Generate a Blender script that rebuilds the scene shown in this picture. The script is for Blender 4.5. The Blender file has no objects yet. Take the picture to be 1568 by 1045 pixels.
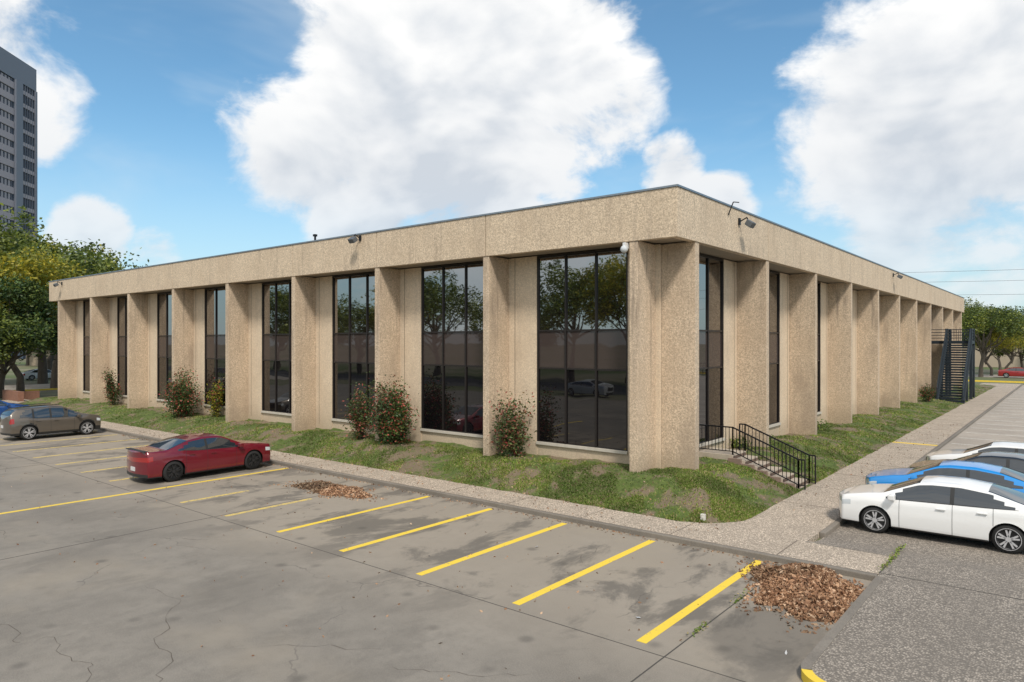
import bpy, math, random
import numpy as np
from mathutils import Vector, Matrix
random.seed(7); rng=np.random.default_rng(7)
S=bpy.context.scene
C=bpy.context.collection
S.view_settings.view_transform='Standard'
S.view_settings.look='None'; S.view_settings.exposure=0; S.view_settings.gamma=1
YAW=math.radians(39.05)

# ------------------------------------------------------------ node helpers
class NT:
    def __init__(s,nt): s.nt=nt; s.n=nt.nodes; s.l=nt.links
    def node(s,t,**k):
        n=s.n.new(t)
        for a,b in k.items(): setattr(n,a,b)
        return n
    def link(s,a,b): s.l.new(a,b)
    def setin(s,sock,v):
        if isinstance(v,bpy.types.NodeSocket): s.l.new(v,sock)
        else: sock.default_value=v
    def math(s,op,a,b=0.0,c=None,clamp=False):
        n=s.node('ShaderNodeMath',operation=op); n.use_clamp=clamp
        s.setin(n.inputs[0],a); s.setin(n.inputs[1],b)
        if c is not None: s.setin(n.inputs[2],c)
        return n.outputs[0]
    def vmath(s,op,a,b=(0,0,0)):
        n=s.node('ShaderNodeVectorMath',operation=op)
        s.setin(n.inputs[0],a); s.setin(n.inputs[1],b)
        return n.outputs['Value'] if op in('DOT_PRODUCT','LENGTH') else n.outputs[0]
    def mr(s,v,a,b,c=0.0,d=1.0,smooth=True):
        n=s.node('ShaderNodeMapRange',interpolation_type='SMOOTHSTEP' if smooth else 'LINEAR')
        s.setin(n.inputs[0],v); n.inputs[1].default_value=a; n.inputs[2].default_value=b
        n.inputs[3].default_value=c; n.inputs[4].default_value=d
        return n.outputs[0]
    def mix(s,f,a,b,blend='MIX'):
        n=s.node('ShaderNodeMix',data_type='RGBA',blend_type=blend)
        s.setin(n.inputs[0],f)
        for i,v in((6,a),(7,b)):
            if isinstance(v,tuple) and len(v)==3: v=(*v,1)
            s.setin(n.inputs[i],v)
        return n.outputs[2]
    def noise(s,vec,scale,detail=4,rough=.55,dist=0.0):
        n=s.node('ShaderNodeTexNoise'); s.setin(n.inputs['Vector'],vec)
        n.inputs['Scale'].default_value=scale; n.inputs['Detail'].default_value=detail
        n.inputs['Roughness'].default_value=rough; n.inputs['Distortion'].default_value=dist
        return n.outputs[0]
    def voro(s,vec,scale,feature='F1',out=0):
        n=s.node('ShaderNodeTexVoronoi',feature=feature); s.setin(n.inputs['Vector'],vec)
        n.inputs['Scale'].default_value=scale
        return n.outputs[out]
    def scale(s,vec,sc):
        return s.vmath('MULTIPLY',vec,sc)
    def obj(s):
        return s.node('ShaderNodeTexCoord').outputs['Object']

def newmat(name):
    m=bpy.data.materials.new(name); m.use_nodes=True
    t=NT(m.node_tree); b=t.n['Principled BSDF']
    return m,t,b
def plain(name,col,rough=.6,metal=0.0,coat=0.0,ior=None,var=0.0):
    m,t,b=newmat(name)
    b.inputs['Roughness'].default_value=rough; b.inputs['Metallic'].default_value=metal
    b.inputs['Coat Weight'].default_value=coat; b.inputs['Coat Roughness'].default_value=.03
    if ior: b.inputs['IOR'].default_value=ior
    if var>0:
        f=t.noise(t.obj(),6,4,.6)
        c=t.mix(f,tuple(x*(1-var) for x in col),tuple(min(1,x*(1+var)) for x in col))
        t.link(c,b.inputs['Base Color'])
    else: b.inputs['Base Color'].default_value=(*col,1)
    return m
def bump(t,b,h,strength=.3,dist=.02):
    n=t.node('ShaderNodeBump'); n.inputs['Strength'].default_value=strength
    n.inputs['Distance'].default_value=dist
    t.link(h,n.inputs['Height']); t.link(n.outputs[0],b.inputs['Normal'])

# aggregate concrete of the building
def agg(name,base,stain=1.0,grain=1.0,top=None):
    m,t,b=newmat(name); o=t.obj()
    v=t.voro(o,30,out=1)
    vv=t.node('ShaderNodeSeparateColor'); t.link(v,vv.inputs[0])
    c=t.mix(vv.outputs[0],tuple(x*(1-.34*grain) for x in base),tuple(x*(1+.26*grain) for x in base))
    f2=t.noise(o,13,3,.75)
    c=t.mix(t.math('MULTIPLY',t.mr(f2,.46,.68),.55*grain),c,tuple(x*.66 for x in base))
    big=t.noise(o,.55,4,.68)
    c=t.mix(t.math('MULTIPLY',t.mr(big,.42,.68),.45),c,(base[0]*.78,base[1]*.75,base[2]*.72))
    # weather streaks running down from the top edges
    st=t.noise(t.scale(o,(2.3,2.3,.18)),1.6,5,.7)
    s1=t.mr(st,.50,.72)
    if top:
        z=t.node('ShaderNodeSeparateXYZ'); t.link(o,z.inputs[0])
        s1=t.math('MULTIPLY',s1,t.mr(z.outputs[2],top[0],top[1],.25,1.0))
        lowd=t.mr(z.outputs[2],.7,1.7,.45,0); c=t.mix(lowd,c,(base[0]*.52,base[1]*.50,base[2]*.46))
    c=t.mix(t.math('MULTIPLY',s1,.85*stain),c,(base[0]*.38,base[1]*.38,base[2]*.41))
    st2=t.noise(t.scale(o,(.45,.45,.18)),1.5,4,.65)
    c=t.mix(t.math('MULTIPLY',t.mr(st2,.50,.68),.55*stain),c,(base[0]*.54,base[1]*.53,base[2]*.54))
    t.link(c,b.inputs['Base Color']); b.inputs['Roughness'].default_value=.92
    bump(t,b,vv.outputs[0],.35,.012)
    return m
M_agg=agg('aggregate_concrete',(.64,.515,.375),.45)
M_fin=agg('fin_concrete',(.60,.475,.345),.95,1.0,(2,7.8))
M_pan=agg('panel_concrete',(.68,.555,.41),.45,.5,(3,7.8))
M_bronze=plain('bronze_frame',(.025,.021,.02),.4,.3)
M_coping=plain('metal_coping',(.24,.28,.32),.45,.6,var=.2)
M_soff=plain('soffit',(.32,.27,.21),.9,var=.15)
M_joint=plain('joint_dark',(.16,.13,.10),.95)
M_sill=plain('sill_concrete',(.52,.48,.41),.85,var=.2)

def glassmat(name,base,ior,wob=.06):
    m,t,b=newmat(name); b.inputs['Base Color'].default_value=(*base,1)
    b.inputs['Roughness'].default_value=.015; b.inputs['IOR'].default_value=ior
    h=t.noise(t.obj(),.9,1,.5); bump(t,b,h,wob,.05)
    return m
M_gl=glassmat('tinted_glass',(.016,.012,.009),3.9)
M_gllow=glassmat('dark_glass',(.006,.005,.006),1.9)
M_sp=glassmat('spandrel_glass',(.060,.046,.042),1.5)

# old concrete of the lot
def concrete(name,base,cr=True,stain=1.0):
    m,t,b=newmat(name); o=t.obj()
    n1=t.noise(o,.35,5,.6); n2=t.noise(o,2.6,6,.74); n3=t.noise(o,55,2,.6)
    c=t.mix(t.mr(n1,.3,.7),tuple(x*.74 for x in base),tuple(x*1.12 for x in base))
    c=t.mix(t.math('MULTIPLY',t.mr(n2,.38,.70),.6),c,tuple(x*.66 for x in base))
    c=t.mix(t.math('MULTIPLY',t.mr(n3,.35,.7),.45),c,tuple(x*1.45 for x in base))
    if cr:
        sx=t.node('ShaderNodeSeparateXYZ'); t.link(o,sx.inputs[0])
        # lighter, less trafficked strip where cars park
        c=t.mix(t.mr(sx.outputs[1],-12,-8.0,0,.55),c,(base[0]*1.55,base[1]*1.47,base[2]*1.36))
        lt=t.noise(t.vmath('ADD',o,(31,17,0)),.22,4,.6)
        c=t.mix(t.math('MULTIPLY',t.mr(lt,.50,.68),.4),c,(base[0]*1.4,base[1]*1.33,base[2]*1.2))
        g=t.noise(t.scale(o,(.62,.34,1)),1.0,6,.70,.4)
        inst=t.mr(sx.outputs[1],-11,-7.5,.35,1.0)
        c=t.mix(t.math('MULTIPLY',t.math('MULTIPLY',t.mr(g,.49,.61),inst),.72*stain),c,tuple(x*.48 for x in base))
        # damp patch in the last bay before the apron
        dd=t.vmath('LENGTH',t.scale(t.vmath('ADD',o,(-5.3,7.6,0)),(1,.62,1)))
        wet=t.mr(t.math('ADD',dd,t.math('MULTIPLY',n2,.9)),1.15,1.55,1,0)
        c=t.mix(t.math('MULTIPLY',wet,.55),c,tuple(x*.45 for x in base))
        v=t.voro(t.vmath('ADD',o,(3.1,7.7,0)),.8)
        c=t.mix(t.math('MULTIPLY',t.mr(v,.03,.16,1,0),.5*stain),c,tuple(x*.35 for x in base))
        wn=t.node('ShaderNodeTexNoise'); t.link(o,wn.inputs['Vector']); wn.inputs['Scale'].default_value=.9; wn.inputs['Detail'].default_value=4
        w=t.vmath('ADD',o,t.scale(wn.outputs[1],(1.5,1.5,0)))
        e=t.voro(w,.15,'DISTANCE_TO_EDGE')
        c=t.mix(t.math('MULTIPLY',t.math('MULTIPLY',t.mr(e,.0,.0035,1,0),t.mr(n1,.46,.56)),.5),c,(.075,.065,.055))
    t.link(c,b.inputs['Base Color']); 
    b.inputs['Roughness'].default_value=.88
    bump(t,b,n3,.25,.008)
    return m
M_lot=concrete('lot_concrete',(.228,.203,.170))
M_lot2=concrete('side_lot_concrete',(.38,.33,.275),False,.5)
M_kerb=concrete('kerb_concrete',(.20,.175,.145),False,.7)
def pebble(name,base):
    m,t,b=newmat(name); o=t.obj()
    v=t.node('ShaderNodeTexVoronoi'); t.link(o,v.inputs['Vector']); v.inputs['Scale'].default_value=30
    sc=t.node('ShaderNodeSeparateColor'); t.link(v.outputs['Color'],sc.inputs[0])
    c=t.mix(sc.outputs[0],tuple(x*.5 for x in base),tuple(x*1.55 for x in base))
    c=t.mix(t.math('MULTIPLY',t.mr(v.outputs['Distance'],.3,.62),.8),c,tuple(x*.4 for x in base))
    n=t.noise(o,.7,6,.68); c=t.mix(t.math('MULTIPLY',t.mr(n,.42,.70),.55),c,tuple(x*.52 for x in base))
    t.link(c,b.inputs['Base Color']); b.inputs['Roughness'].default_value=.85
    bump(t,b,t.math('SUBTRACT',1.0,v.outputs['Distance']),.5,.012)
    return m
M_peb=pebble('pebble_paving',(.33,.285,.235))
M_walk=pebble('sidewalk_aggregate',(.58,.48,.375))
def paint(name,col,wear=.5):
    m,t,b=newmat(name); o=t.obj()
    n=t.noise(o,5,6,.75); n2=t.noise(o,45,2,.7)
    k=t.math('ADD',t.math('MULTIPLY',n,.6),t.math('MULTIPLY',n2,.4))
    c=t.mix(t.mr(k,wear,wear+.10),col,(.24,.21,.17))
    t.link(c,b.inputs['Base Color']); b.inputs['Roughness'].default_value=.75
    return m
M_yel=paint('yellow_paint',(.82,.58,.06),.56)
M_yelw=paint('yellow_paint_worn',(.68,.50,.14),.49)
M_wht=paint('white_paint_worn',(.68,.66,.6),.5)

m,t,b=newmat('lawn_soil'); o=t.obj()
n1=t.noise(o,.9,5,.65,.4); n2=t.noise(o,5,5,.7); n3=t.noise(o,40,2,.7)
c=t.mix(t.mr(n2,.3,.7),(.075,.12,.022),(.15,.21,.04))
c=t.mix(t.mr(n1,.46,.57),c,(.26,.195,.13))
c=t.mix(t.math('MULTIPLY',t.mr(n3,.35,.65),.45),c,(.06,.06,.025))
t.link(c,b.inputs['Base Color']); b.inputs['Roughness'].default_value=.95; bump(t,b,t.math('ADD',n2,n3),.8,.05)
M_lawn=m
def leafmat(name,stops,rough=.55,trans=.25):
    m,t,b=newmat(name)
    g=t.node('ShaderNodeNewGeometry'); r=t.node('ShaderNodeValToRGB'); t.link(g.outputs['Random Per Island'],r.inputs[0])
    e=r.color_ramp.elements
    while len(e)>1: e.remove(e[-1])
    e[0].position=stops[0][0]; e[0].color=(*stops[0][1],1)
    for p,cc in stops[1:]:
        q=e.new(p); q.color=(*cc,1)
    b.inputs['Roughness'].default_value=rough
    big=t.noise(t.obj(),.45,1,.5)
    c=t.mix(t.mr(big,.35,.65),t.mix(1.0,r.outputs[0],(.62,.66,.6),'MULTIPLY'),t.mix(1.0,r.outputs[0],(1.2,1.15,1.0),'MULTIPLY'))
    t.link(c,b.inputs['Base Color'])
    if trans>0:
        tr=t.node('ShaderNodeBsdfTranslucent'); t.link(c,tr.inputs[0])
        mx=t.node('ShaderNodeMixShader'); mx.inputs[0].default_value=trans
        t.link(b.outputs[0],mx.inputs[1]); t.link(tr.outputs[0],mx.inputs[2])
        t.link(mx.outputs[0],t.n['Material Output'].inputs[0])
    return m
M_grass=leafmat('grass_blades',[(0,(.09,.15,.02)),(.45,(.17,.25,.04)),(.74,(.25,.31,.075)),(.86,(.33,.27,.14)),(1,(.40,.32,.20))],.7,.25)
M_oak=leafmat('oak_leaves',[(0,(.035,.06,.016)),(.5,(.08,.12,.026)),(1,(.15,.195,.04))])
M_yg=leafmat('spring_leaves',[(0,(.20,.19,.02)),(.5,(.38,.34,.035)),(1,(.54,.45,.05))],.5,.35)
M_lg=leafmat('light_leaves',[(0,(.10,.14,.025)),(.5,(.20,.25,.04)),(1,(.32,.34,.07))],.5,.35)
M_pine=leafmat('dark_leaves',[(0,(.02,.055,.018)),(.5,(.04,.09,.028)),(1,(.07,.13,.035))])
M_photinia=leafmat('shrub_leaves',[(0,(.025,.06,.016)),(.5,(.06,.12,.028)),(.76,(.13,.18,.05)),(.82,(.34,.05,.045)),(1,(.52,.15,.12))])
M_olive=leafmat('shrub_leaves_pale',[(0,(.06,.09,.03)),(.55,(.15,.18,.06)),(.78,(.26,.14,.09)),(.88,(.42,.10,.10)),(1,(.5,.2,.17))])
M_dry=leafmat('dry_leaves',[(0,(.12,.06,.035)),(.4,(.26,.14,.085)),(.8,(.40,.25,.165)),(1,(.52,.38,.29))],.8,0)
M_bark=plain('bark',(.11,.09,.07),.95,var=.4)
M_blackmet=plain('black_metal',(.02,.02,.022),.45,.5)
M_bluemet=plain('stair_steel',(.022,.030,.038),.5,.2,var=.2)
M_brick=plain('planter_brick',(.24,.12,.08),.9,var=.35)

# ------------------------------------------------------------ mesh helpers
def mkobj(name,verts,faces,mats,mi=None,smooth=False,parent=None):
    me=bpy.data.meshes.new(name); me.from_pydata([tuple(v) for v in verts],[],[tuple(f) for f in faces])
    for mm in (mats if isinstance(mats,(list,tuple)) else [mats]): me.materials.append(mm)
    if mi is not None: me.polygons.foreach_set('material_index',np.array(mi,dtype=np.int32))
    if smooth: me.polygons.foreach_set('use_smooth',np.ones(len(me.polygons),dtype=bool))
    me.update()
    ob=bpy.data.objects.new(name,me); C.objects.link(ob)
    if parent: ob.parent=parent
    return ob
def empty(name,loc=(0,0,0),rz=0):
    e=bpy.data.objects.new(name,None); C.objects.link(e); e.location=loc; e.rotation_euler=(0,0,rz); e.empty_display_size=.5
    return e
class Boxes:
    def __init__(s): s.v=[]; s.f=[]
    def box(s,x0,x1,y0,y1,z0,z1):
        x0,x1=min(x0,x1),max(x0,x1); y0,y1=min(y0,y1),max(y0,y1); z0,z1=min(z0,z1),max(z0,z1)
        i=len(s.v)
        s.v+=[(x0,y0,z0),(x1,y0,z0),(x1,y1,z0),(x0,y1,z0),(x0,y0,z1),(x1,y0,z1),(x1,y1,z1),(x0,y1,z1)]
        s.f+=[(i,i+3,i+2,i+1),(i+4,i+5,i+6,i+7),(i,i+1,i+5,i+4),(i+1,i+2,i+6,i+5),(i+2,i+3,i+7,i+6),(i+3,i,i+4,i+7)]
    def fb(s,face,s0,s1,n0,n1,z0,z1):
        if face=='L': s.box(-s0,-s1,n0,n1,z0,z1)
        else: s.box(-n0,-n1,s0,s1,z0,z1)
    def bar(s,p,q,w=.04):
        p=Vector(p); q=Vector(q); d=(q-p).normalized()
        u=d.cross(Vector((0,0,1)))
        if u.length<.01: u=Vector((1,0,0))
        u.normalize(); w2=d.cross(u).normalized(); i=len(s.v); h=w/2
        for c in (p,q):
            for a,b in((-1,-1),(1,-1),(1,1),(-1,1)): s.v.append(tuple(c+u*a*h+w2*b*h))
        s.f+=[(i,i+3,i+2,i+1),(i+4,i+5,i+6,i+7),(i,i+1,i+5,i+4),(i+1,i+2,i+6,i+5),(i+2,i+3,i+7,i+6),(i+3,i,i+4,i+7)]
    def make(s,name,mat,parent=None,bev=0):
        ob=mkobj(name,s.v,s.f,mat,parent=parent)
        if bev:
            md=ob.modifiers.new('b','BEVEL'); md.width=bev; md.segments=2; md.limit_method='ANGLE'
        return ob
def tube(V,F,pts,rad,n=8):
    base=len(V); pts=[Vector(p) for p in pts]
    for i,p in enumerate(pts):
        d=(pts[min(i+1,len(pts)-1)]-pts[max(i-1,0)]).normalized()
        u=d.cross(Vector((.3,.9,.1))).normalized(); w=d.cross(u)
        for k in range(n):
            a=2*math.pi*k/n; V.append(tuple(p+(u*math.cos(a)+w*math.sin(a))*rad[i]))
    for i in range(len(pts)-1):
        for k in range(n):
            a=base+i*n+k; b2=base+i*n+(k+1)%n; F.append((a,b2,b2+n,a+n))

# ------------------------------------------------------------ ground
def sheet(name,x0,x1,y0,y1,z,mat,parent=None):
    return mkobj(name,[(x0,y0,z),(x1,y0,z),(x1,y1,z),(x0,y1,z)],[(0,1,2,3)],mat,parent=parent)
m,t,b=newmat('far_ground'); o=t.obj()
c=t.mix(t.mr(t.noise(o,.03,5,.6),.4,.6),(.08,.11,.03),(.2,.18,.12)); t.link(c,b.inputs['Base Color']); b.inputs['Roughness'].default_value=1
sheet('ground',-1500,1500,-1500,1500,-.03,m)
lot=sheet('parking_lot',-62,60,-30,-3.5,0,M_lot)
sheet('side_parking_lot',4.40,34,-1.2,80,.004,M_lot2)
M_asph=concrete('asphalt',(.07,.07,.068),False,.5)
sheet('street',-400,400,-47,-36,-.01,M_asph)
sheet('cross_street',-86,-74,-36,300,-.012,M_lot2)
sheet('back_street',-400,400,100,110,-.014,M_lot2)

# sidewalk + kerb
w=Boxes()
w.box(-60,6.16,-3.50,-2.0,-.2,.12)
w.box(-60,4.30,-2.0,0.4,-.2,.12)
side=w.make('sidewalk',M_walk)
w=Boxes(); w.box(.6,4.30,.4,80,-.2,.12); w.make('side_walkway',M_walk)
w=Boxes(); w.box(-60,6.16,-3.65,-3.502,-.2,.125); w.box(4.302,4.45,-.9,80,-.2,.125); k=w.make('kerb',M_kerb,bev=.02)
# sidewalk joints
j=Boxes()
for i in range(24):
    x=4.1-2.63*i; j.box(x-.012,x+.012,-3.50,-2.0,.119,.1235)
for i in range(24):
    y=2+2.9*i; j.box(2.3,4.30,y-.012,y+.012,.119,.1235)
j.box(-60,6.16,-3.515,-3.49,.119,.1245)
j.make('joints',M_joint,parent=side)
# pebble paving, rounded outline, ramping down to the side lot
out=[]; cx,cy,r=6.8,-8.6,.62
for a in np.linspace(math.pi,1.5*math.pi,10): out.append((cx+r*math.cos(a),cy+r*math.sin(a)))
poly=out+[(40,-9.22),(40,-1.9),(6.18,-1.9)]
V=[(x,y,.124) for x,y in poly]+[(x,y,-.1) for x,y in poly]; n=len(poly)
F=[tuple(range(n))]+[(i,i+n,(i+1)%n+n,(i+1)%n) for i in range(n)]
apron=mkobj('pebble_apron',V,F,M_peb)
V=[(4.452,-1.9,.124),(40,-1.9,.124),(40,-.9,.012),(4.452,-.9,.012)]
mkobj('ramp',V,[(0,1,2,3)],M_peb,parent=apron)
sheet('corner_paving',4.302,6.178,-2.0,-1.9,.1235,M_peb,parent=apron)
sheet('lot_paving',4.452,40,-.9,12,.009,M_peb,parent=apron)
path=[(6.18,-3.66)]+[(cx+r*math.cos(a),cy+r*math.sin(a)) for a in np.linspace(math.pi,1.5*math.pi,12)]+[(20,-9.22)]
def kerbstrip(name,path,mat,wd=.14,z=.135):
    V=[];F=[]
    for i,p in enumerate(path):
        a=Vector(path[max(i-1,0)]); b=Vector(path[min(i+1,len(path)-1)]); d=(b-a).normalized(); nn=Vector((-d.y,d.x))
        p=Vector(p); o_=p-nn*.01; q=p+nn*wd
        V+=[(o_.x,o_.y,-.05),(o_.x,o_.y,z),(q.x,q.y,z),(q.x,q.y,.1)]
    for i in range(len(path)-1):
        for k in range(3): a=i*4+k; F.append((a,a+4,a+5,a+1))
    return mkobj(name,V,F,mat,parent=apron)
kerbstrip('kerb_edge',path[:5],M_kerb)
kerbstrip('yellow_kerb_edge',path[4:],M_yel)
j=Boxes()
for x in (4.36,-9.5,-23,-36): j.box(x-.012,x+.012,-29,-3.66,-.01,.0035)
for y in (-9.5,-17.0): j.box(-60,6.2,y-.010,y+.010,-.01,.003)
j.box(6.16,6.19,-3.4,-.9,.11,.1275); j.box(6.2,40,-3.42,-3.39,.11,.1275); j.box(9.2,9.23,-9,-.9,.11,.1275)
j.make('expansion_joints',plain('joint_fill',(.075,.068,.058),.95),parent=lot)
# meandering hairline cracks
V=[];F=[]
def crack(x,y,ang,n,seed,w0=.016):
    r=random.Random(seed); pts=[(x,y)]; a0=ang
    for i in range(n):
        ang=a0+.6*(ang-a0)+r.gauss(0,.38); st_=r.uniform(.08,.26); x+=st_*math.cos(ang); y+=st_*math.sin(ang); pts.append((x,y))
    b0=len(V)
    for i,p in enumerate(pts):
        w=w0*r.uniform(.2,1)*(1-abs(2*i/len(pts)-1)**4*.8); V.append((p[0],p[1]-w/2,.0028)); V.append((p[0]+w*.4,p[1]+w/2,.0028))
    for i in range(len(pts)-1): a=b0+2*i; F.append((a,a+2,a+3,a+1))
for i,(x,y,a,n_) in enumerate([(-5.2,-13.2,-.1,40),(-1.2,-13.6,.5,14),(-9,-16.5,.15,60),(1.2,-12.5,.5,14),(-20,-13,.0,60),(.8,-6.5,1.3,10),(-30,-11,.05,70),(-8.5,-11.4,.9,9)]): crack(x,y,a,n_,i+3)
mkobj('cracks',V,F,plain('crack_dark',(.095,.078,.062),.95),parent=lot)
# stall lines
ln=Boxes(); lw=Boxes()
for k in range(22):
    x=3.82-2.63*k
    if k==7: ln.box(x-.08,x+.08,-14.5,-3.8,.001,.0045); continue
    y1={0:-3.78,5:-6.4,6:-7.0}.get(k,-3.85)
    hw=.09 if k<4 else .08
    (ln if k<5 else lw).box(x-hw,x+hw,-9.25,y1,.001,.0045)
ln.make('stall_lines',M_yel,parent=lot); lw.make('stall_lines_worn',M_yelw,parent=lot)
lw=Boxes()
for k in range(20):
    y=12.2+2.7*k
    lw.box(4.6,9.5,y-.06,y+.06,.005,.009)
lw.make('side_stall_lines',M_wht,parent=lot)
ly=Boxes(); ly.box(2.35,4.3,18.0,18.3,.121,.1245); ly.make('yellow_walk_mark',M_yel,parent=side)
ly=Boxes(); ly.box(-20,60,86,86.4,-.03,.15); ly.make('yellow_back_kerb',M_yel)
ly=Boxes(); ly.box(-73.9,-73.6,-20,60,-.03,.12); ly.make('yellow_street_kerb',M_yel)

# ------------------------------------------------------------ lawn
def glv(s,face):
    if face=='L': return float(np.interp(s,[0,1.6,8,52],[.84,.82,.68,.60]))
    return float(np.interp(s,[0,1.6,8,15,47,68],[.84,.83,.80,.62,.38,.30]))
def hn(x,y): return .03*math.sin(x*1.7+y*.9)+.02*math.sin(x*3.9-y*2.7+1)+.012*math.sin(x*9+y*7)
def lawn_z(x,y):
    r=1.6; ex=x-(2.45-r); ey=(-2.12+r)-y
    if ex>0 and ey>0: d=r-math.hypot(ex,ey)
    else: d=min(2.45-x,y+2.12)
    d+=.05*math.sin(x*5.1)*math.sin(y*4.3+x)
    if d<0: return .12-.06*min(1,-d*6)-.01
    if x>-1.2 and y<1.2: g=.84
    elif y>=1.2: g=glv(y,'R')
    else: g=glv(-x,'L')
    tt=min(1,d/2.15); tt=tt*tt*(3-2*tt)*.45+tt*.55
    z=.135+(g-.135)*tt+hn(x,y)*min(1,d*2)
    if 3.85<y<5.4 and x>-.1: z=min(z,.135+max(0,1.02-.15-.36*(x+.25))*1.0-.12) if x<2.3 else z
    return z
def grid(name,xs,ys,zf,mat,parent=None):
    V=[(x,y,zf(x,y)) for y in ys for x in xs]; nx=len(xs)
    F=[(j*nx+i,j*nx+i+1,(j+1)*nx+i+1,(j+1)*nx+i) for j in range(len(ys)-1) for i in range(nx-1)]
    return mkobj(name,V,F,mat,smooth=True,parent=parent)
lawn=grid('lawn',np.concatenate([np.linspace(-54,-6,160),np.linspace(-5.8,2.5,56)]),np.linspace(-2.2,1.3,26),lawn_z,M_lawn)
grid('side_lawn',np.linspace(-1.3,2.5,28),np.linspace(1.3,74,300),lawn_z,M_lawn,parent=lawn)
def patch(x,y): return math.sin(x*1.3+2*math.sin(y*.9))+math.sin(y*1.7+x*.6)+.8*math.sin(x*3.1-y*2.2)+.6*math.sin(x*7.3+y*5.1)
P=[]
N=105000
while len(P)<N:
    if random.random()<.55:
        x=2.5-min(56,random.expovariate(1/13.)); y=random.uniform(-2.15,.9)
    else:
        x=random.uniform(-1.0,2.45); y=-2+min(70,random.expovariate(1/16.))
    if 3.9<y<5.4 and x>-1.2: continue
    z=lawn_z(x,y)
    if z<.125: continue
    pv=patch(x,y)
    if pv<-.1 and random.random()<min(.94,.5-pv*.5): continue
    P.append((x,y,z))
P=np.array(P); n=len(P)
a=rng.uniform(0,2*math.pi,n); h=rng.uniform(.02,.062,n); wd=.010+.0006*np.hypot(P[:,0]-9,P[:,1]+19)
dx=np.cos(a)*wd; dy=np.sin(a)*wd
V=np.zeros((n,3,3)); V[:,0]=P; V[:,0,0]-=dx; V[:,0,1]-=dy; V[:,1]=P; V[:,1,0]+=dx; V[:,1,1]+=dy
V[:,2]=P; V[:,2,0]+=rng.normal(0,.03,n); V[:,2,1]+=rng.normal(0,.03,n); V[:,2,2]+=h; V[:,:2,2]-=.01
def fastmesh(name,V,k,mat,mi=None,parent=None):
    V=V.reshape(-1,3); nf=len(V)//k
    me=bpy.data.meshes.new(name); me.vertices.add(len(V)); me.vertices.foreach_set('co',V.ravel().astype(np.float32))
    me.loops.add(len(V)); me.loops.foreach_set('vertex_index',np.arange(len(V),dtype=np.int32))
    me.polygons.add(nf); me.polygons.foreach_set('loop_start',np.arange(0,len(V),k,dtype=np.int32))
    for mm in (mat if isinstance(mat,list) else [mat]): me.materials.append(mm)
    if mi is not None: me.polygons.foreach_set('material_index',mi.astype(np.int32))
    me.update(calc_edges=True); me.validate()
    ob=bpy.data.objects.new(name,me); C.objects.link(ob)
    if parent: ob.parent=parent
    return ob
fastmesh('grass_blades',V,3,M_grass,parent=lawn)

def leaves(cent,size,up=.0):
    n=len(cent); a=rng.normal(size=(n,3)); a[:,2]*=.6+up; a/=np.linalg.norm(a,axis=1)[:,None]
    b=rng.normal(size=(n,3)); b-=a*(a*b).sum(1)[:,None]; b/=np.linalg.norm(b,axis=1)[:,None]
    s=size*rng.uniform(.6,1.35,n)[:,None]
    V=np.stack([cent-a*s,cent-b*s*.5,cent+a*s,cent+b*s*.5],1)
    return V
cs=[]
for (x,y,q_) in [(4.36,-8.2,60),(4.34,-6.3,50),(6.18,-2.2,90),(6.18,-1.4,70),(6.17,-2.9,50)]:
    cs.append(np.stack([x+rng.normal(0,.035,q_),y+rng.normal(0,.25,q_),.01+(.12 if x>6 else 0)+rng.uniform(0,.04,q_)],1))
fastmesh('joint_weeds',leaves(np.concatenate(cs),.028),4,M_grass)
# leaf piles
def pile(name,cx,cy,rx,ry,h,n,seed,clipx=None,clipy=None):
    r=np.random.default_rng(seed); pts=[]
    ph=r.uniform(0,6.28,4)
    while len(pts)<n:
        a=r.uniform(0,6.28); q=math.sqrt(r.uniform(0,1)); 
        if r.uniform()<.12: q*=1.35
        rr=1+.2*math.sin(2*a+ph[0])+.14*math.sin(5*a+ph[1])+.07*math.sin(9*a+ph[2])
        x=cx+rx*q*rr*math.cos(a); y=cy+ry*q*rr*math.sin(a)
        if clipx and x>clipx: continue
        if clipy and y>clipy: continue
        base=h*max(0,1-q)**.6*(1+.4*math.sin(x*6+ph[3])*math.sin(y*5))
        pts.append((x,y,.012+base*r.uniform(.5,1)+.0))
    return fastmesh(name,leaves(np.array(pts),.05,.2),4,M_dry)
pile('leaf_pile',5.15,-5.0,1.0,1.5,.26,10000,1,6.13,-3.72)
pile('leaf_pile',-9.9,-5.2,1.5,.75,.14,3200,2,None,-3.72)
pts=[]
for i in range(320):
    pts.append((random.uniform(-22,6),random.uniform(-14,-3.8),.012))
for i in range(700): pts.append((random.uniform(-30,4),-3.70-random.expovariate(12),.012))
for i in range(1700):
    x=random.uniform(-30,2.4);y=random.uniform(-3.4,-.2) if random.random()<.5 else random.uniform(-2.3,.9); pts.append((x,y,max(lawn_z(x,y),.12)+.02))
for i in range(500):
    x=random.uniform(-1,4.2);y=random.uniform(1,30); pts.append((x,y,max(lawn_z(x,y),.12)+.02))
fastmesh('scattered_leaves',leaves(np.array(pts),.035),4,M_dry)

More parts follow.
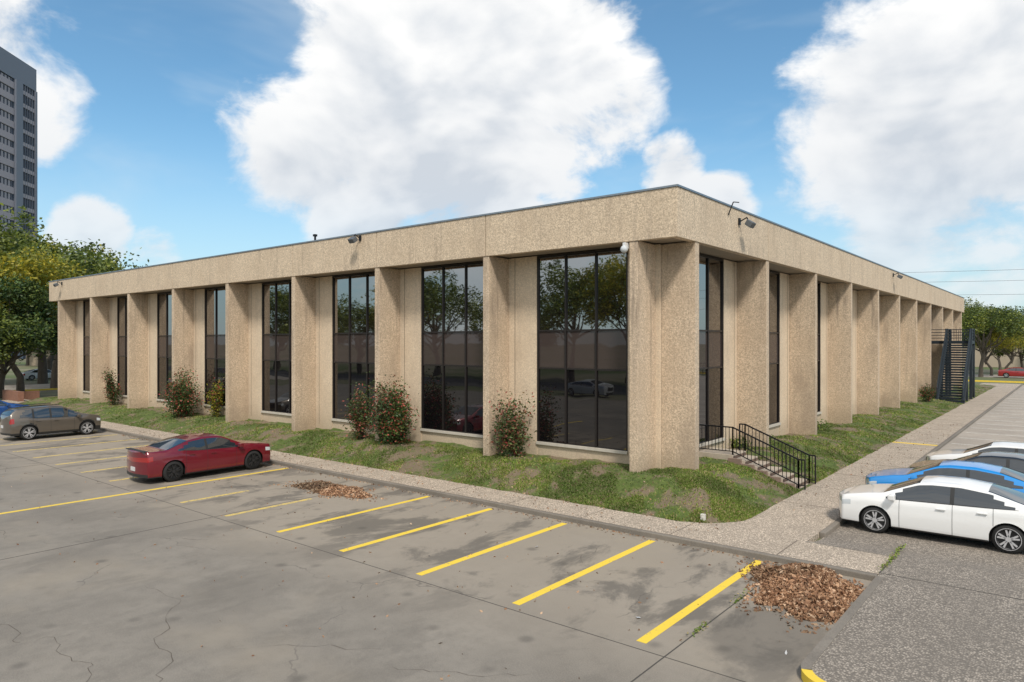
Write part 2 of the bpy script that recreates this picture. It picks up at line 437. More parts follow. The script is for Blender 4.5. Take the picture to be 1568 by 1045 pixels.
# ------------------------------------------------------------ building
B=empty('office_building')
FIN={'L':[(1.35+6.17*k,1.65+6.17*k) for k in range(9)],'R':[(1.34+6.5*k,1.64+6.5*k) for k in range(11)]}
END={'L':52.75,'R':68.3}
ZS,ZT=8.10,9.66
DEP=1.2
fins=Boxes(); fasc=Boxes(); pan=Boxes(); fr=Boxes(); gl=Boxes(); gll=Boxes(); sp=Boxes(); sof=Boxes(); jt=Boxes(); sill=Boxes(); cop=Boxes()
for f in 'LR':
    for (a,b_) in FIN[f]:
        fins.fb(f,a,b_,.03,DEP,glv(a,f)-.5,ZS-.002)
    js=[0 if f=='L' else .252]+[(a+b_)/2 for a,b_ in FIN[f][1:-1]]+[END[f]]
    for i in range(len(js)-1):
        fasc.fb(f,js[i]+(.014 if i else 0),js[i+1]-(.014 if i<len(js)-2 else 0),0,.25,ZS,ZT-.05)
    jt.fb(f,.3,END[f]-.1,.02,.2,ZS+.01,ZT-.06)
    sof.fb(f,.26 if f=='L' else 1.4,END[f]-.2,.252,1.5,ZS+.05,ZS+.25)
    fl=FIN[f]
    pan.fb(f,DEP if f=='L' else DEP+.202,fl[0][0]-.001,DEP,DEP+.2,.2,ZS)
    for k in range(len(fl)-1):
        a=fl[k][0]; c0=fl[k][1]; c1=fl[k+1][0]
        w0=c0+.72; w1=c1-1.32
        pan.fb(f,a,w0,DEP,DEP+.2,.2,ZS); pan.fb(f,w1,c1,DEP,DEP+.2,.2,ZS)
        jt.fb(f,c1-.30,c1-.28,DEP-.006,DEP+.01,.9,ZS-.02)
        pan.fb(f,w0,w1,DEP+.03,DEP+.2,.2,1.15)
        sill.fb(f,w0+.002,w1-.002,DEP-.05,DEP+.12,1.15,1.25)
        fr.fb(f,w0+.001,w1-.001,DEP+.01,DEP+.12,ZS-.08,ZS-.001)
        nv=3
        for i in range(nv+1):
            q=w0+(w1-w0)*i/nv; hw=.035
            q0=max(w0+.001,q-hw); q1=min(w1-.001,q+hw)
            if i==0: q1=w0+.07
            if i==nv: q0=w1-.07
            fr.fb(f,q0,q1,DEP+.015,DEP+.12,1.251,ZS-.081)
        for z in (1.25,3.96,5.34):
            fr.fb(f,w0+.072,w1-.072,DEP+.03,DEP+.11,z-.03 if z>1.3 else 1.252,z+.03)
        gll.fb(f,w0+.03,w1-.03,DEP+.07,DEP+.09,1.26,3.96)
        sp.fb(f,w0+.03,w1-.03,DEP+.07,DEP+.09,3.962,5.338)
        gl.fb(f,w0+.03,w1-.03,DEP+.07,DEP+.09,5.34,ZS-.05)
    pan.fb(f,fl[-1][0],END[f]-.3,DEP,DEP+.2,.0,ZS)
fasc.box(-END['L'],-END['L']+.25,.252,END['R'],ZS,ZT-.05)
fasc.box(-END['L']+.252,-.252,END['R']-.25,END['R'],ZS,ZT-.05)
core=Boxes(); core.box(-END['L']+.35,-DEP-.21,DEP+.21,END['R']-.35,-.1,ZS+.04)
core.make('core_walls',M_pan,B)
roof=Boxes(); roof.box(-END['L']+.26,-.26,.26,END['R']-.26,ZS+.26,ZS+.9); roof.make('roof',plain('roof_gravel',(.3,.29,.27),.9,var=.2),B)
e=.03
cop.box(-END['L']-e,e,-e,.28,ZT-.048,ZT+.01); cop.box(-.28,e,.282,END['R']+e,ZT-.048,ZT+.01)
cop.box(-END['L']-e,-END['L']+.28,.282,END['R']+e,ZT-.048,ZT+.01)
fins.make('fins',M_fin,B,.012); fasc.make('fascia',M_agg,B,.012); pan.make('wall_panels',M_pan,B)
fr.make('window_frames',M_bronze,B); gl.make('window_glass',M_gl,B); gll.make('lower_window_glass',M_gllow,B); sp.make('spandrel_glass',M_sp,B)
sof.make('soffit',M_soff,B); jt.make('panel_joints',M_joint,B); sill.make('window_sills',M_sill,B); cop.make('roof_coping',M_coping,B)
M_lampg=plain('lamp_grey',(.12,.13,.14),.5,.3); M_lens=plain('lens',(.55,.6,.62),.15)
def flood(name,x,y,z,dx,dy):
    e=empty(name,(x,y,z)); e.rotation_euler=(0,0,math.atan2(dy,dx)); s=Boxes()
    s.box(0,.06,-.06,.06,-.12,.12); s.bar((.05,0,0),(.3,0,.12),.035); s.bar((.3,0,.12),(.36,0,-.05),.035)
    s.make('bracket',M_blackmet,e)
    h=Boxes(); h.box(-.13,.13,-.17,.17,-.1,.1); ho=h.make('lamp_head',M_lampg,e,.02); ho.location=(.42,0,-.12); ho.rotation_euler=(0,math.radians(35),0)
    g=Boxes(); g.box(-.11,.11,-.14,.14,-.112,-.1005); go=g.make('lens',M_lens,e); go.location=(.42,0,-.12); go.rotation_euler=(0,math.radians(35),0)
flood('flood_light',-14.9,-.0,9.45,0,-1); flood('flood_light',-50.0,0,9.35,0,-1)
flood('flood_light',0,4.9,9.2,1,0); flood('flood_light',0,31.5,9.3,1,0)
s=Boxes(); s.box(-19.0,-18.93,.5,.57,9.0,9.98); s.box(-19.04,-18.89,.46,.61,9.98,10.08); s.make('vent_pipe',M_blackmet)
e=empty('security_camera',(-1.75,-.12,7.93)); s=Boxes(); s.box(-.05,.05,-.02,.3,-.05,.13); s.make('mount',plain('cam_white',(.7,.7,.7),.4),e,.01)
bpy.ops.mesh.primitive_uv_sphere_add(segments=20,ring_count=12,radius=.12,location=(0,0,-.08)); o_=bpy.context.object; o_.name='dome'; o_.data.materials.append(plain('cam_dome',(.55,.58,.6),.2)); o_.parent=e
s=Boxes(); s.bar((.02,3.9,9.3),(.2,3.9,9.72),.03); s.bar((.2,3.9,9.72),(.4,3.9,9.68),.03); s.make('goose_neck_pipe',M_blackmet)

# entry steps + railing
st=empty('entry_steps'); s=Boxes(); rs=Boxes()
zl=1.02; y0,y1=4.05,5.30
s.box(-1.19,.12,y0,y1,.3,zl)
for i in range(5):
    s.box(.121+.42*i,.121+.42*(i+1)-.001,y0,y1,.0,zl-.15*(i+1))
s.make('treads',plain('step_concrete',(.46,.39,.31),.9,var=.25),st,.012)
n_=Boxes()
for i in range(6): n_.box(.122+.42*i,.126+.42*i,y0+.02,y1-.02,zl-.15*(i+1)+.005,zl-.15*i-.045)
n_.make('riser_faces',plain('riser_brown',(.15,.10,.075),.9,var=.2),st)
s=Boxes()
for i in range(5): s.box(.0+.44*i,.0+.44*(i+1)-.002,y0-.14,y0-.002,-.1,zl-.10-.155*i)
s.make('cheek_wall',plain('cheek_brown',(.24,.17,.13),.9,var=.25),st)
rl=Boxes()
def railing(p,q,n,h=.95):
    p=Vector(p);q=Vector(q); rl.bar(p+Vector((0,0,h)),q+Vector((0,0,h)),.045); rl.bar(p+Vector((0,0,.12)),q+Vector((0,0,.12)),.03)
    for i in range(n+1):
        c=p.lerp(q,i/n); rl.bar(c+Vector((0,0,0 if i in(0,n) else .12)),c+Vector((0,0,h)),.04 if i in(0,n) else .018)
railing((-1.15,y0+.05,zl),(.1,y0+.05,zl),10); railing((.1,y0+.05,zl),(2.3,y0+.05,.14),17)
railing((.1,y1-.05,zl),(2.3,y1-.05,.14),17); railing((-.1,y1-.05,zl),(.1,y1-.05,zl),2); railing((2.3,y0+.05,.14),(2.5,y0+.05,.14),2); railing((2.3,y1-.05,.14),(2.5,y1-.05,.14),2)
rl.make('handrail',M_blackmet,st)

# fire escape stair far along the side
fe=empty('exterior_staircase'); s=Boxes()
ya,yb,za,zb=45.4,50.6,.2,5.0
for xx in (.6,2.35):
    for dz in (-.1,.08): s.bar((xx,ya,za+dz),(xx,yb,zb+dz),.24)
    for hh,ww in ((1.05,.09),(.8,.06),(.55,.06),(.3,.06)): s.bar((xx,ya,za+hh),(xx,yb,zb+hh),ww); s.bar((xx,yb,zb+hh),(xx,yb+2,zb+hh),ww)
    for i in range(8):
        y=ya+(yb-ya)*i/7; z=za+(zb-za)*i/7; s.bar((xx,y,z),(xx,y,z+1.05),.07)
    for yy in (yb+.1,yb+2): s.bar((xx,yy,0),(xx,yy,zb+1.1),.2)
    s.bar((xx,ya+2.6,0),(xx,ya+2.6,2.6),.16)
for i in range(24):
    y=ya+(yb-ya)*(i+.5)/24; z=za+(zb-za)*(i+.7)/24; s.box(.64,2.31,y-.14,y+.14,z-.05,z); s.box(.64,2.31,y-.13,y-.11,z-.049,z-.14)
s.box(-1.1,2.45,yb+.0,yb+2.1,zb-.2,zb+.06); s.bar((2.35,yb+.05,0),(2.35,yb+2,zb),.09); s.bar((2.35,yb+2,0),(2.35,yb+.1,zb),.09); s.bar((.6,yb+.05,0),(.6,yb+2,zb),.09)
for hh in (1.05,.8,.55,.3): s.bar((2.35,yb+2,zb+hh),(-1,yb+2,zb+hh),.06)
for i in range(14): s.bar((2.35,yb+.15*i,zb),(2.35,yb+.15*i,zb+1.05),.04); s.bar((.6+.13*i,yb+2,zb),(.6+.13*i,yb+2,zb+1.05),.04)
s.make('steel_frame',M_bluemet,fe)

# ------------------------------------------------------------ tower
Fv=Vector((-math.sin(YAW),math.cos(YAW),0)); Rv=Vector((math.cos(YAW),math.sin(YAW),0))
tw=empty('office_tower',(-246,57,0)); tw.rotation_euler=(0,0,math.atan2(-.726,.692))
m_d=glassmat('tower_glass',(.06,.08,.12),1.9,.02); m_b=plain('tower_band',(.36,.32,.345),.6,var=.06); m_g=plain('tower_stone',(.15,.17,.215),.5,var=.08)
g=Boxes(); g.box(.4,51.6,-51.6,-.4,0,84); g.make('glazing',m_d,tw)
bd=Boxes()
for i in range(21):
    z=2+i*3.95; bd.box(11,41,-51,-.05,z,z+1.95); bd.box(.95,7.5,-51,-.05,z,z+1.2)
bd.make('bands',m_b,tw)
st_=Boxes(); st_.box(0,52,-52,0,84.1,91); st_.box(7.6,10.9,-51.7,.5,0,84); st_.box(41.1,52,-51.7,.5,0,84); st_.box(0,.9,-51.8,.3,0,84); st_.make('piers',m_g,tw)
mul=Boxes()
for i in range(5):
    x=2+i*1.2; mul.box(x,x+.14,-.5,.0,0,84)
for i in range(19):
    x=12+i*1.6; mul.box(x,x+.08,-.39,-.2,0,84)
mul.make('mullions',m_g,tw)

# ------------------------------------------------------------ trees
def tree_mesh(name,h,w,th,leafmats,nl,ls,seed,clumps=26,flat=.8,tr=.35,dens=1.0):
    r=np.random.default_rng(seed); V=[];F=[]
    top=Vector((r.normal(0,.3),r.normal(0,.3),th))
    tube(V,F,[(0,0,-.3),(.05,.03,th*.5),tuple(top),(top.x*1.4,top.y*1.4,h*.7)],[tr*1.25,tr*.95,tr*.8,tr*.15],9)
    cl=[]
    for i in range(clumps):
        a=r.uniform(0,6.28); el=math.asin(r.uniform(-.25,1)); q=r.uniform(.55,1)
        cx=w/2*q*math.cos(a)*math.cos(el); cy=w/2*q*math.sin(a)*math.cos(el); cz=th+(h-th)*.38+(h-th)*.56*q*math.sin(el)
        cl.append((cx,cy,cz,r.uniform(.10,.22)*w))
        if i%2==0:
            s0=top+Vector((0,0,(h-th)*.25*r.uniform(-.3,1))); mid=s0.lerp(Vector((cx,cy,cz)),.5)+Vector((r.normal(0,.3),r.normal(0,.3),-.05*h))
            tube(V,F,[tuple(s0),tuple(mid),(cx,cy,cz)],[tr*.42,tr*.25,tr*.06],6)
    wood=len(F)
    cl=np.array(cl); idx=r.integers(0,len(cl),nl); d=r.normal(size=(nl,3)); d/=np.linalg.norm(d,axis=1)[:,None]
    q=r.uniform(.25,1.15,nl)**.6
    c=cl[idx,:3]+d*(cl[idx,3]*q)[:,None]*np.array([1,1,flat])
    sub=c[r.integers(0,nl,nl//22)]; pick=r.integers(0,len(sub),nl); near=r.uniform(size=nl)<.62
    c[near]=sub[pick[near]]+r.normal(0,ls*1.9,(near.sum(),3))
    LV=leaves(c,ls)
    allV=V+[tuple(x) for x in LV.reshape(-1,3)]; b0=len(V)
    allF=F+[(b0+4*i,b0+4*i+1,b0+4*i+2,b0+4*i+3) for i in range(nl)]
    mi=[0]*wood+[1+int(k%len(leafmats)) for k in (idx*7//3)]
    me=bpy.data.meshes.new(name); me.from_pydata(allV,[],allF)
    me.materials.append(M_bark)
    for mm in leafmats: me.materials.append(mm)
    me.polygons.foreach_set('material_index',np.array(mi,dtype=np.int32)); me.update()
    return me
def put(me,name,x,y,rz=0,s=1,z=0):
    o_=bpy.data.objects.new(name,me); C.objects.link(o_); o_.location=(x,y,z); o_.rotation_euler=(0,0,rz); o_.scale=(s,s,s); return o_
def fromcam(D,lat): # metres ahead / right of the viewpoint, world metres
    p=Vector((9.366,-19.44,0))+Fv*D+Rv*lat; return p.x,p.y
oak=tree_mesh('oak_mesh',14,14,3.2,[M_oak,M_oak,M_pine],24000,.19,11,34)
oak2=tree_mesh('oak_mesh_b',12,11,3.0,[M_oak,M_lg],15000,.18,12,26)
spring=tree_mesh('elm_mesh',13,10,3.0,[M_yg,M_yg,M_lg],12000,.15,13,30,tr=.28)
airy=tree_mesh('elm_mesh_b',13,12,3.2,[M_lg,M_oak],12000,.16,17,30,tr=.3)
x,y=fromcam(62,-45.5); put(oak,'live_oak_tree',x,y,.3,.80)
x,y=fromcam(58,-45.5); put(oak2,'live_oak_tree',x,y,1.3,.72)
x,y=fromcam(74,-48.5); put(airy,'elm_tree',x,y,.8,1.32)
x,y=fromcam(66,-46.5); put(spring,'elm_tree',x,y,4.8,1.12)
x,y=fromcam(78,-49.0); put(spring,'elm_tree',x,y,3.1,1.12)
x,y=fromcam(84,-56.5); put(airy,'elm_tree',x,y,2.8,1.6)
x,y=fromcam(86,-52.5); put(spring,'elm_tree',x,y,1.8,1.15)
x,y=fromcam(95,-63); put(spring,'elm_tree',x,y,2.8,1.6)
x,y=fromcam(80,-60); put(oak,'live_oak_tree',x,y,2.3,1.1)
x,y=fromcam(140,-92); put(oak2,'live_oak_tree',x,y,2.3,1.2)
x,y=fromcam(150,-104); put(oak2,'live_oak_tree',x,y,0.3,1.2)
for D,lat,me,nm,rz,s in [(100,67.2,airy,'live_oak_tree',.2,.9),(108,76.5,spring,'elm_tree',1,.7),(112,82,oak2,'live_oak_tree',2,.62),(120,84,spring,'elm_tree',3,.75),(104,71.5,spring,'elm_tree',4,.68),(150,100,oak2,'live_oak_tree',4,1.1),(150,112,oak,'live_oak_tree',5,.8),(160,106,oak,'live_oak_tree',1,.95),(95,78,oak2,'live_oak_tree',1,.5),(170,122,oak,'live_oak_tree',3,1.0),(135,104,oak2,'live_oak_tree',3,.8)]:
    x,y=fromcam(D,lat); put(me,nm,x,y,rz,s)
# street trees across the road (seen in the window reflections)
r_=random.Random(5)
for i in range(14):
    x=-105+i*10.5+r_.uniform(-2.5,2.5)
    put([airy,oak2,airy,spring][i%4],['elm_tree','live_oak_tree','elm_tree','elm_tree'][i%4],x,-50.5+r_.uniform(-3,1.5),r_.uniform(0,6),r_.uniform(.95,1.3))

def shrub(name,x,y,z,h,w,mats,n,seed):
    r=np.random.default_rng(seed); V=[];F=[]; ends=[]
    for i in range(12):
        a=r.uniform(0,6.28); q=r.uniform(.2,1)*w/2; e_=(q*math.cos(a),q*math.sin(a),h*r.uniform(.5,.95)); ends.append(e_)
        tube(V,F,[(.05*math.cos(a),.05*math.sin(a),-.1),(e_[0]*.4,e_[1]*.4,e_[2]*.45),e_],[.022,.016,.004],5)
    wood=len(F); c=[]
    while len(c)<n:
        e_=ends[r.integers(0,len(ends))]; tt=r.uniform(.22,1.08); k=.13+.18*math.sin(min(1,tt)*2.6)
        c.append((e_[0]*tt+r.normal(0,k*w*.6),e_[1]*tt+r.normal(0,k*w*.6),e_[2]*tt+r.normal(0,.09*h)))
    c=np.array(c); c[:,2]=np.maximum(c[:,2],.08); LV=leaves(c,.058)
    allV=V+[tuple(p) for p in LV.reshape(-1,3)]; b0=len(V)
    allF=F+[(b0+4*i,b0+4*i+1,b0+4*i+2,b0+4*i+3) for i in range(n)]
    mi=[0]*wood+[1+int(v) for v in r.integers(0,len(mats),n)]
    ob=mkobj(name,allV,allF,[M_bark]+mats,mi); ob.location=(x,y,z)
for i,(x,y,h,w,n,mt) in enumerate([(-6.7,.35,2.25,1.45,3400,[M_photinia,M_olive]),(-13.0,.2,2.6,1.7,8500,[M_photinia]),(-15.2,.3,2.2,1.1,2600,[M_olive,M_photinia]),
    (-30.9,-.1,2.6,2.0,7000,[M_photinia]),(-28.6,.7,2.0,.8,2200,[M_photinia,M_yg]),(-42.3,.6,2.4,1.0,2600,[M_photinia])]):
    shrub('photinia_shrub',x,y,lawn_z(x,y)-.05,h,w,mt,n,40+i)
shrub('photinia_shrub',.5,41.5,.4,1.3,.9,[M_photinia],1200,61)
for i,(x,y,hh,ww) in enumerate([(-.9,7.4,.5,.7),(-.7,9.2,.45,.6),(-.6,16.5,.5,1.2),(-.8,23,.6,.8),(-.4,46,.9,.9)]):
    shrub('low_shrub',x,y,lawn_z(x,y)-.05,hh,ww,[M_grass],500,80+i)

# ------------------------------------------------------------ cars
M_cglass=plain('car_glass',(.014,.022,.03),.03,ior=2.0)
M_tyre=plain('tyre_rubber',(.018,.018,.018),.85)
M_trim=plain('black_trim',(.02,.02,.02),.5)
M_rim=plain('alloy_rim',(.62,.62,.64),.32,.45); M_rimd=plain('dark_rim',(.045,.045,.048),.35,.5)
M_head=plain('headlamp',(.55,.58,.6),.08,coat=1.0); M_tail=plain('taillamp',(.32,.012,.012),.15,coat=1.0)
M_plate=plain('number_plate',(.6,.6,.6),.5)
def prof(pts,xs,sig=.05):
    X=np.array([p[0] for p in pts]);Z=np.array([p[1] for p in pts]); o_=np.linspace(-2.2,2.2,15)*sig; wt=np.exp(-(o_/sig)**2/2); wt/=wt.sum()
    return sum(w_*np.interp(xs+d,X,Z) for w_,d in zip(wt,o_))
KIND={
 'sedan':dict(L=4.87,W=1.84,wb=2.8,R=.335,sill=.21,
   top=[(-2.44,.93),(-2.36,1.03),(-1.85,1.11),(-1.05,1.38),(-.45,1.47),(.15,1.465),(.45,1.42),(1.28,1.04),(1.6,1.0),(2.1,.90),(2.35,.80),(2.44,.70)],
   belt=[(-2.44,.90),(-2.2,.985),(-1.6,1.02),(-1.0,.985),(1.2,.91),(1.6,.90),(2.1,.84),(2.35,.76),(2.44,.68)],
   ws=(.42,1.22),rw=(-1.78,-1.0),sg=(-1.55,1.0),pil=[-.28],door=[-1.12,-.28,.82],fr=.05,tail=(.62,.93,.2)),
 'muscle':dict(L=5.04,W=1.90,wb=3.05,R=.36,sill=.20,
   top=[(-2.52,1.0),(-2.47,1.13),(-2.2,1.10),(-1.75,1.11),(-1.0,1.38),(-.4,1.47),(.1,1.465),(.35,1.43),(1.15,1.05),(1.5,1.01),(2.3,.90),(2.47,.82),(2.52,.7)],
   belt=[(-2.52,.95),(-2.3,1.03),(-1.7,1.03),(-1.2,1.05),(-.7,.99),(1.1,.93),(1.5,.94),(2.3,.84),(2.47,.78),(2.52,.68)],
   ws=(.32,1.1),rw=(-1.7,-.95),sg=(-1.35,.95),pil=[-.30],door=[-1.1,-.30,.80],fr=.05,tail=(.70,.90,.0)),
 'suv':dict(L=4.45,W=1.86,wb=2.64,R=.36,sill=.25,
   top=[(-2.22,.98),(-2.17,1.15),(-1.98,1.42),(-1.78,1.57),(-1.2,1.64),(-.3,1.66),(.25,1.62),(1.12,1.15),(1.4,1.1),(1.95,.98),(2.15,.86),(2.22,.72)],
   belt=[(-2.22,.95),(-2.1,1.10),(-1.5,1.12),(-1.0,1.05),(1.05,.98),(1.4,.99),(1.95,.9),(2.15,.80),(2.22,.70)],
   ws=(.28,1.05),rw=(-2.12,-1.85),sg=(-1.7,.9),pil=[-.35,-1.12],door=[-1.15,-.35,.72],fr=.09,tail=(.7,.98,.4))}
def car(name,kind,col,x,y,heading,rim=None,clad=False,metal=.0,roofblack=False):
    K=KIND[kind]; L,W,R=K['L'],K['W'],K['R']; hb=K['wb']/2; Ra=R+.045
    e=empty(name,(x,y,.012),heading)
    pm=plain('paint_'+name,col,.32,metal,1.0)
    fb,rb=.24,.14; x0,x1=-L/2+rb,L/2-fb
    xs=list(np.linspace(x0,x1,84))
    for xw in (-hb,hb): xs+= [xw+Ra*math.cos(q) for q in np.linspace(0,math.pi,19)]+[xw-Ra-.003,xw+Ra+.003]
    for dd in K['pil']: xs+=[dd-.045,dd+.045]
    xs+=[K['sg'][0],K['sg'][1],*K['ws'],*K['rw']]
    xs=np.unique(np.round(np.array([q for q in xs if x0<=q<=x1]),3))
    st=[(q,1.0,q) for q in xs]
    caps=[.96,.88,.76,.6,.4,.2,0]
    st=[(x0-rb*(1-f*f),f,x0-rb*(1-f)) for f in caps[::-1]]+st+[(x1+fb*(1-f*f),f,x1+fb*(1-f)*.8) for f in caps]
    sx=np.array([s_[0] for s_ in st]); sf=np.array([s_[1] for s_ in st]); pxs=np.array([s_[2] for s_ in st])
    ztop=prof(K['top'],pxs,.035); zbelt=np.minimum(prof(K['belt'],pxs,.05),ztop-.012)
    zb=np.full(len(st),K['sill'])
    arch=np.zeros(len(st),bool)
    for i,q in enumerate(sx):
        if sf[i]<1: zb[i]=K['sill']+.03; continue
        for xw in(-hb,hb):
            d=abs(q-xw)
            if d<Ra-.0005: zb[i]=max(zb[i],R+math.sqrt(Ra*Ra-d*d)); arch[i]=True
    u=np.clip((np.abs(sx)/(L/2)-.5)/.5,0,1); wx=1-.13*u**2.2
    tl=[0,.05,.14,.3,.45,.58,.70,.80,.90,1.0]; pr=[.955,.975,.985,.995,1.0,.998,.985,.982,.968,.935]
    tg=[0,.05,.35,.65,.88,1.0]; tt_=[.12,.3,.55,.8,1.0]
    rows=[]
    sill0=K['sill']
    for i in range(len(st)):
        rr=[]; g=ztop[i]-zbelt[i]; wbt=W/2*wx[i]*.935
        for tq,p in zip(tl,pr):
            z=zb[i]+(zbelt[i]-zb[i])*tq
            tw_=(z-sill0)/max(.01,zbelt[i]-sill0); yy=W/2*wx[i]*float(np.interp(tw_,tl,pr))
            rr.append((sx[i],yy*sf[i],z))
        wr=wbt*(1-.24*min(1,g/.5)-.02); zr=zbelt[i]+g*.90
        for tq in tg[1:]:
            rr.append((sx[i],(wbt+(wr-wbt)*(tq**1.15))*sf[i],zbelt[i]+(zr-zbelt[i])*tq))
        for tq in tt_:
            rr.append((sx[i],wr*(1-tq)*sf[i],zr+(ztop[i]-zr)*(1-(1-tq)**2)))
        rows.append(rr)
    nr=len(rows[0]); nl=len(tl); ng=len(tg)-1
    V=[];F=[];MI=[]
    for sgn in(1,-1):
        b0=len(V)
        for rr in rows: V+=[(p[0],p[1]*sgn,p[2]) for p in rr]
        for i in range(len(rows)-1):
            for j_ in range(nr-1):
                a=b0+i*nr+j_; q=(a,a+nr,a+nr+1,a+1)
                F.append(q if sgn==-1 else q[::-1])
                cx=(sx[i]+sx[i+1])/2; f=(sf[i]+sf[i+1])/2; yc=(rows[i][j_][1]+rows[i+1][j_+1][1])/2; zc=(rows[i][j_][2]+rows[i+1][j_+1][2])/2
                mi=0; front=cx>0
                if j_>=nl-1+ng:
                    if K['ws'][0]<cx<K['ws'][1] or K['rw'][0]<cx<K['rw'][1]: mi=1
                elif j_>=nl-1:
                    k=j_-(nl-1); g=ztop[i]-zbelt[i]
                    if 1<=k<=3 and g>.16:
                        if K['sg'][0]+(.0+.12*(k-1))<cx<K['sg'][1]+.3-.05*k and g>.12+.08*k: mi=1
                        for dd in K['pil']:
                            if abs(cx-dd)<.045: mi=2
                    elif k==0 and K['sg'][0]-.05<cx<K['sg'][1]+.1: mi=2
                else:
                    tm=(tl[j_]+tl[j_+1])/2
                    if f<.999 and front:
                        if tm>.75 and yc>.30*W: mi=3
                        elif tm>.45 and yc<.26*W: mi=2
                        elif tm<.3 and yc<.36*W: mi=2
                    elif front and cx>x1-.22 and .68<tm<.95: mi=3
                    elif f<.999 and not front:
                        if K['tail'][0]<tm<K['tail'][1] and yc>K['tail'][2]*W: mi=4
                        elif tm<.14: mi=2
                    elif not front and cx<x0+.16 and K['tail'][0]<tm<K['tail'][1]: mi=4
                    elif clad and (zc<K['sill']+.16 or (arch[i] and zc<zb[i]+.07)): mi=2
                    elif tm<.05 and not arch[i]: mi=2
                MI.append(mi)
    body=mkobj('body',V,F,[pm,M_cglass,M_trim,M_head,M_tail],MI,smooth=True,parent=e)
    md=body.modifiers.new('w','WELD'); md.merge_threshold=.0008
    s=Boxes(); s.box(-L/2+.3,L/2-.35,-W/2+.24,W/2-.24,K['sill']-.02,.80); 
    s.box(-hb+Ra+.02,hb-Ra-.02,-W/2+.10,W/2-.10,K['sill']-.02,.6); s.make('underbody',M_trim,e)
    mr_=Boxes();hd=Boxes(); sv=[];sfc=[]
    for sgn in(1,-1):
        for dd in K['door']:
            b0=len(sv)
            i=int(np.argmin(np.abs(sx-dd))); rr=rows[i]
            for p in rr[1:nl]:
                for ddx in(-.005,.005): sv.append((p[0]+ddx,(p[1]+.003)*sgn,p[2]))
            for k in range(nl-2): a=b0+2*k; sfc.append((a,a+1,a+3,a+2))
    mkobj('door_seams',sv,sfc,M_trim,parent=e)
    for sgn in(1,-1):
        for xh in (K['door'][1]+.22,K['door'][0]+.22):
            zz=float(np.interp(xh,sx,zbelt))-.12; hd.box(xh-.1,xh+.1,sgn*(W/2-.015),sgn*(W/2+.02),zz-.013,zz+.013)
        xm=K['sg'][1]-.02; zz=float(np.interp(xm,sx,zbelt)); mr_.box(xm-.07,xm+.09,sgn*(W/2-.02),sgn*(W/2+.17),zz+.01,zz+.15); mr_.box(xm-.02,xm+.04,sgn*(W/2-.12),sgn*(W/2),zz+.0,zz+.05)
    hd.make('door_handles',pm,e,.006); mr_.make('mirrors',pm,e,.035)
    pl=Boxes(); pl.box(-L/2-.012,-L/2+.02,-.16,.16,.62 if kind!='muscle' else .42,.76 if kind!='muscle' else .56); pl.make('number_plate',M_plate,e)
    pf=[(.0,R*.66),(.0,R*.72),(.015,R*.76),(.02,R*.93),(.045,R*.985),(.11,R),(.17,R*.985),(.2,R*.9),(.2,R*.5)]
    for wi,(xw,sgn) in enumerate([(hb,1),(hb,-1),(-hb,1),(-hb,-1)]):
        V=[];F=[];n=36
        for (dy,rad) in pf:
            for k in range(n):
                a=2*math.pi*k/n; V.append((xw+rad*math.cos(a),sgn*(W/2-.03-dy),R+rad*math.sin(a)))
        for p in range(len(pf)-1):
            for k in range(n):
                a=p*n+k;b_=p*n+(k+1)%n; F.append((a,b_,b_+n,a+n))
        mkobj('tyre_%d'%(wi+1),V,F,M_tyre,smooth=True,parent=e)
        V=[];F=[];MI2=[]
        yo=W/2-.030
        for (dy,rad) in [(0,R*.68),(0.0,R*.76),(.05,R*.67)]:
            for k in range(n):
                a=2*math.pi*k/n; V.append((xw+rad*math.cos(a),sgn*(yo-dy),R+rad*math.sin(a)))
        for p,q in((0,1),(0,2)):
            for k in range(n): F.append((p*n+k,p*n+(k+1)%n,q*n+(k+1)%n,q*n+k)); MI2.append(0)
        b0=len(V); 
        for k in range(n):
            a=2*math.pi*k/n; V.append((xw+R*.68*math.cos(a),sgn*(yo-.06),R+R*.68*math.sin(a)))
        F.append(tuple(range(b0,b0+n))); MI2.append(1)
        ns=5
        for k in range(ns):
            for off in(-.2,.2):
                a=2*math.pi*k/ns+.3; ca,sa=math.cos(a+off*.35),math.sin(a+off*.35); ce,se=math.cos(a+off),math.sin(a+off); hw=.019
                p0=(.05*ca,.05*sa); p1=(R*.70*ce,R*.70*se); dx_,dz_=p1[0]-p0[0],p1[1]-p0[1]; l_=math.hypot(dx_,dz_); nx_,nz_=-dz_/l_*hw,dx_/l_*hw
                b1=len(V)
                for dyy in(.006,.05):
                    V+=[(xw+p0[0]-nx_,sgn*(yo-dyy),R+p0[1]-nz_),(xw+p0[0]+nx_,sgn*(yo-dyy),R+p0[1]+nz_),(xw+p1[0]+nx_,sgn*(yo-dyy),R+p1[1]+nz_),(xw+p1[0]-nx_,sgn*(yo-dyy),R+p1[1]-nz_)]
                F+=[(b1,b1+1,b1+2,b1+3),(b1,b1+4,b1+5,b1+1),(b1+2,b1+6,b1+7,b1+3),(b1+1,b1+5,b1+6,b1+2),(b1,b1+3,b1+7,b1+4)]; MI2+=[0]*5
        b1=len(V)
        for k in range(12):
            a=2*math.pi*k/12; V.append((xw+.06*math.cos(a),sgn*(yo-.002),R+.06*math.sin(a)))
        F.append(tuple(range(b1,b1+12))); MI2.append(0)
        mkobj('rim_%d'%(wi+1),V,F,[rim or M_rim,M_trim],MI2,parent=e)
    if kind=='muscle':
        s=Boxes(); s.box(-L/2+.05,-L/2+.22,-.72,.72,1.10,1.13); s.make('spoiler',M_trim,e,.01)
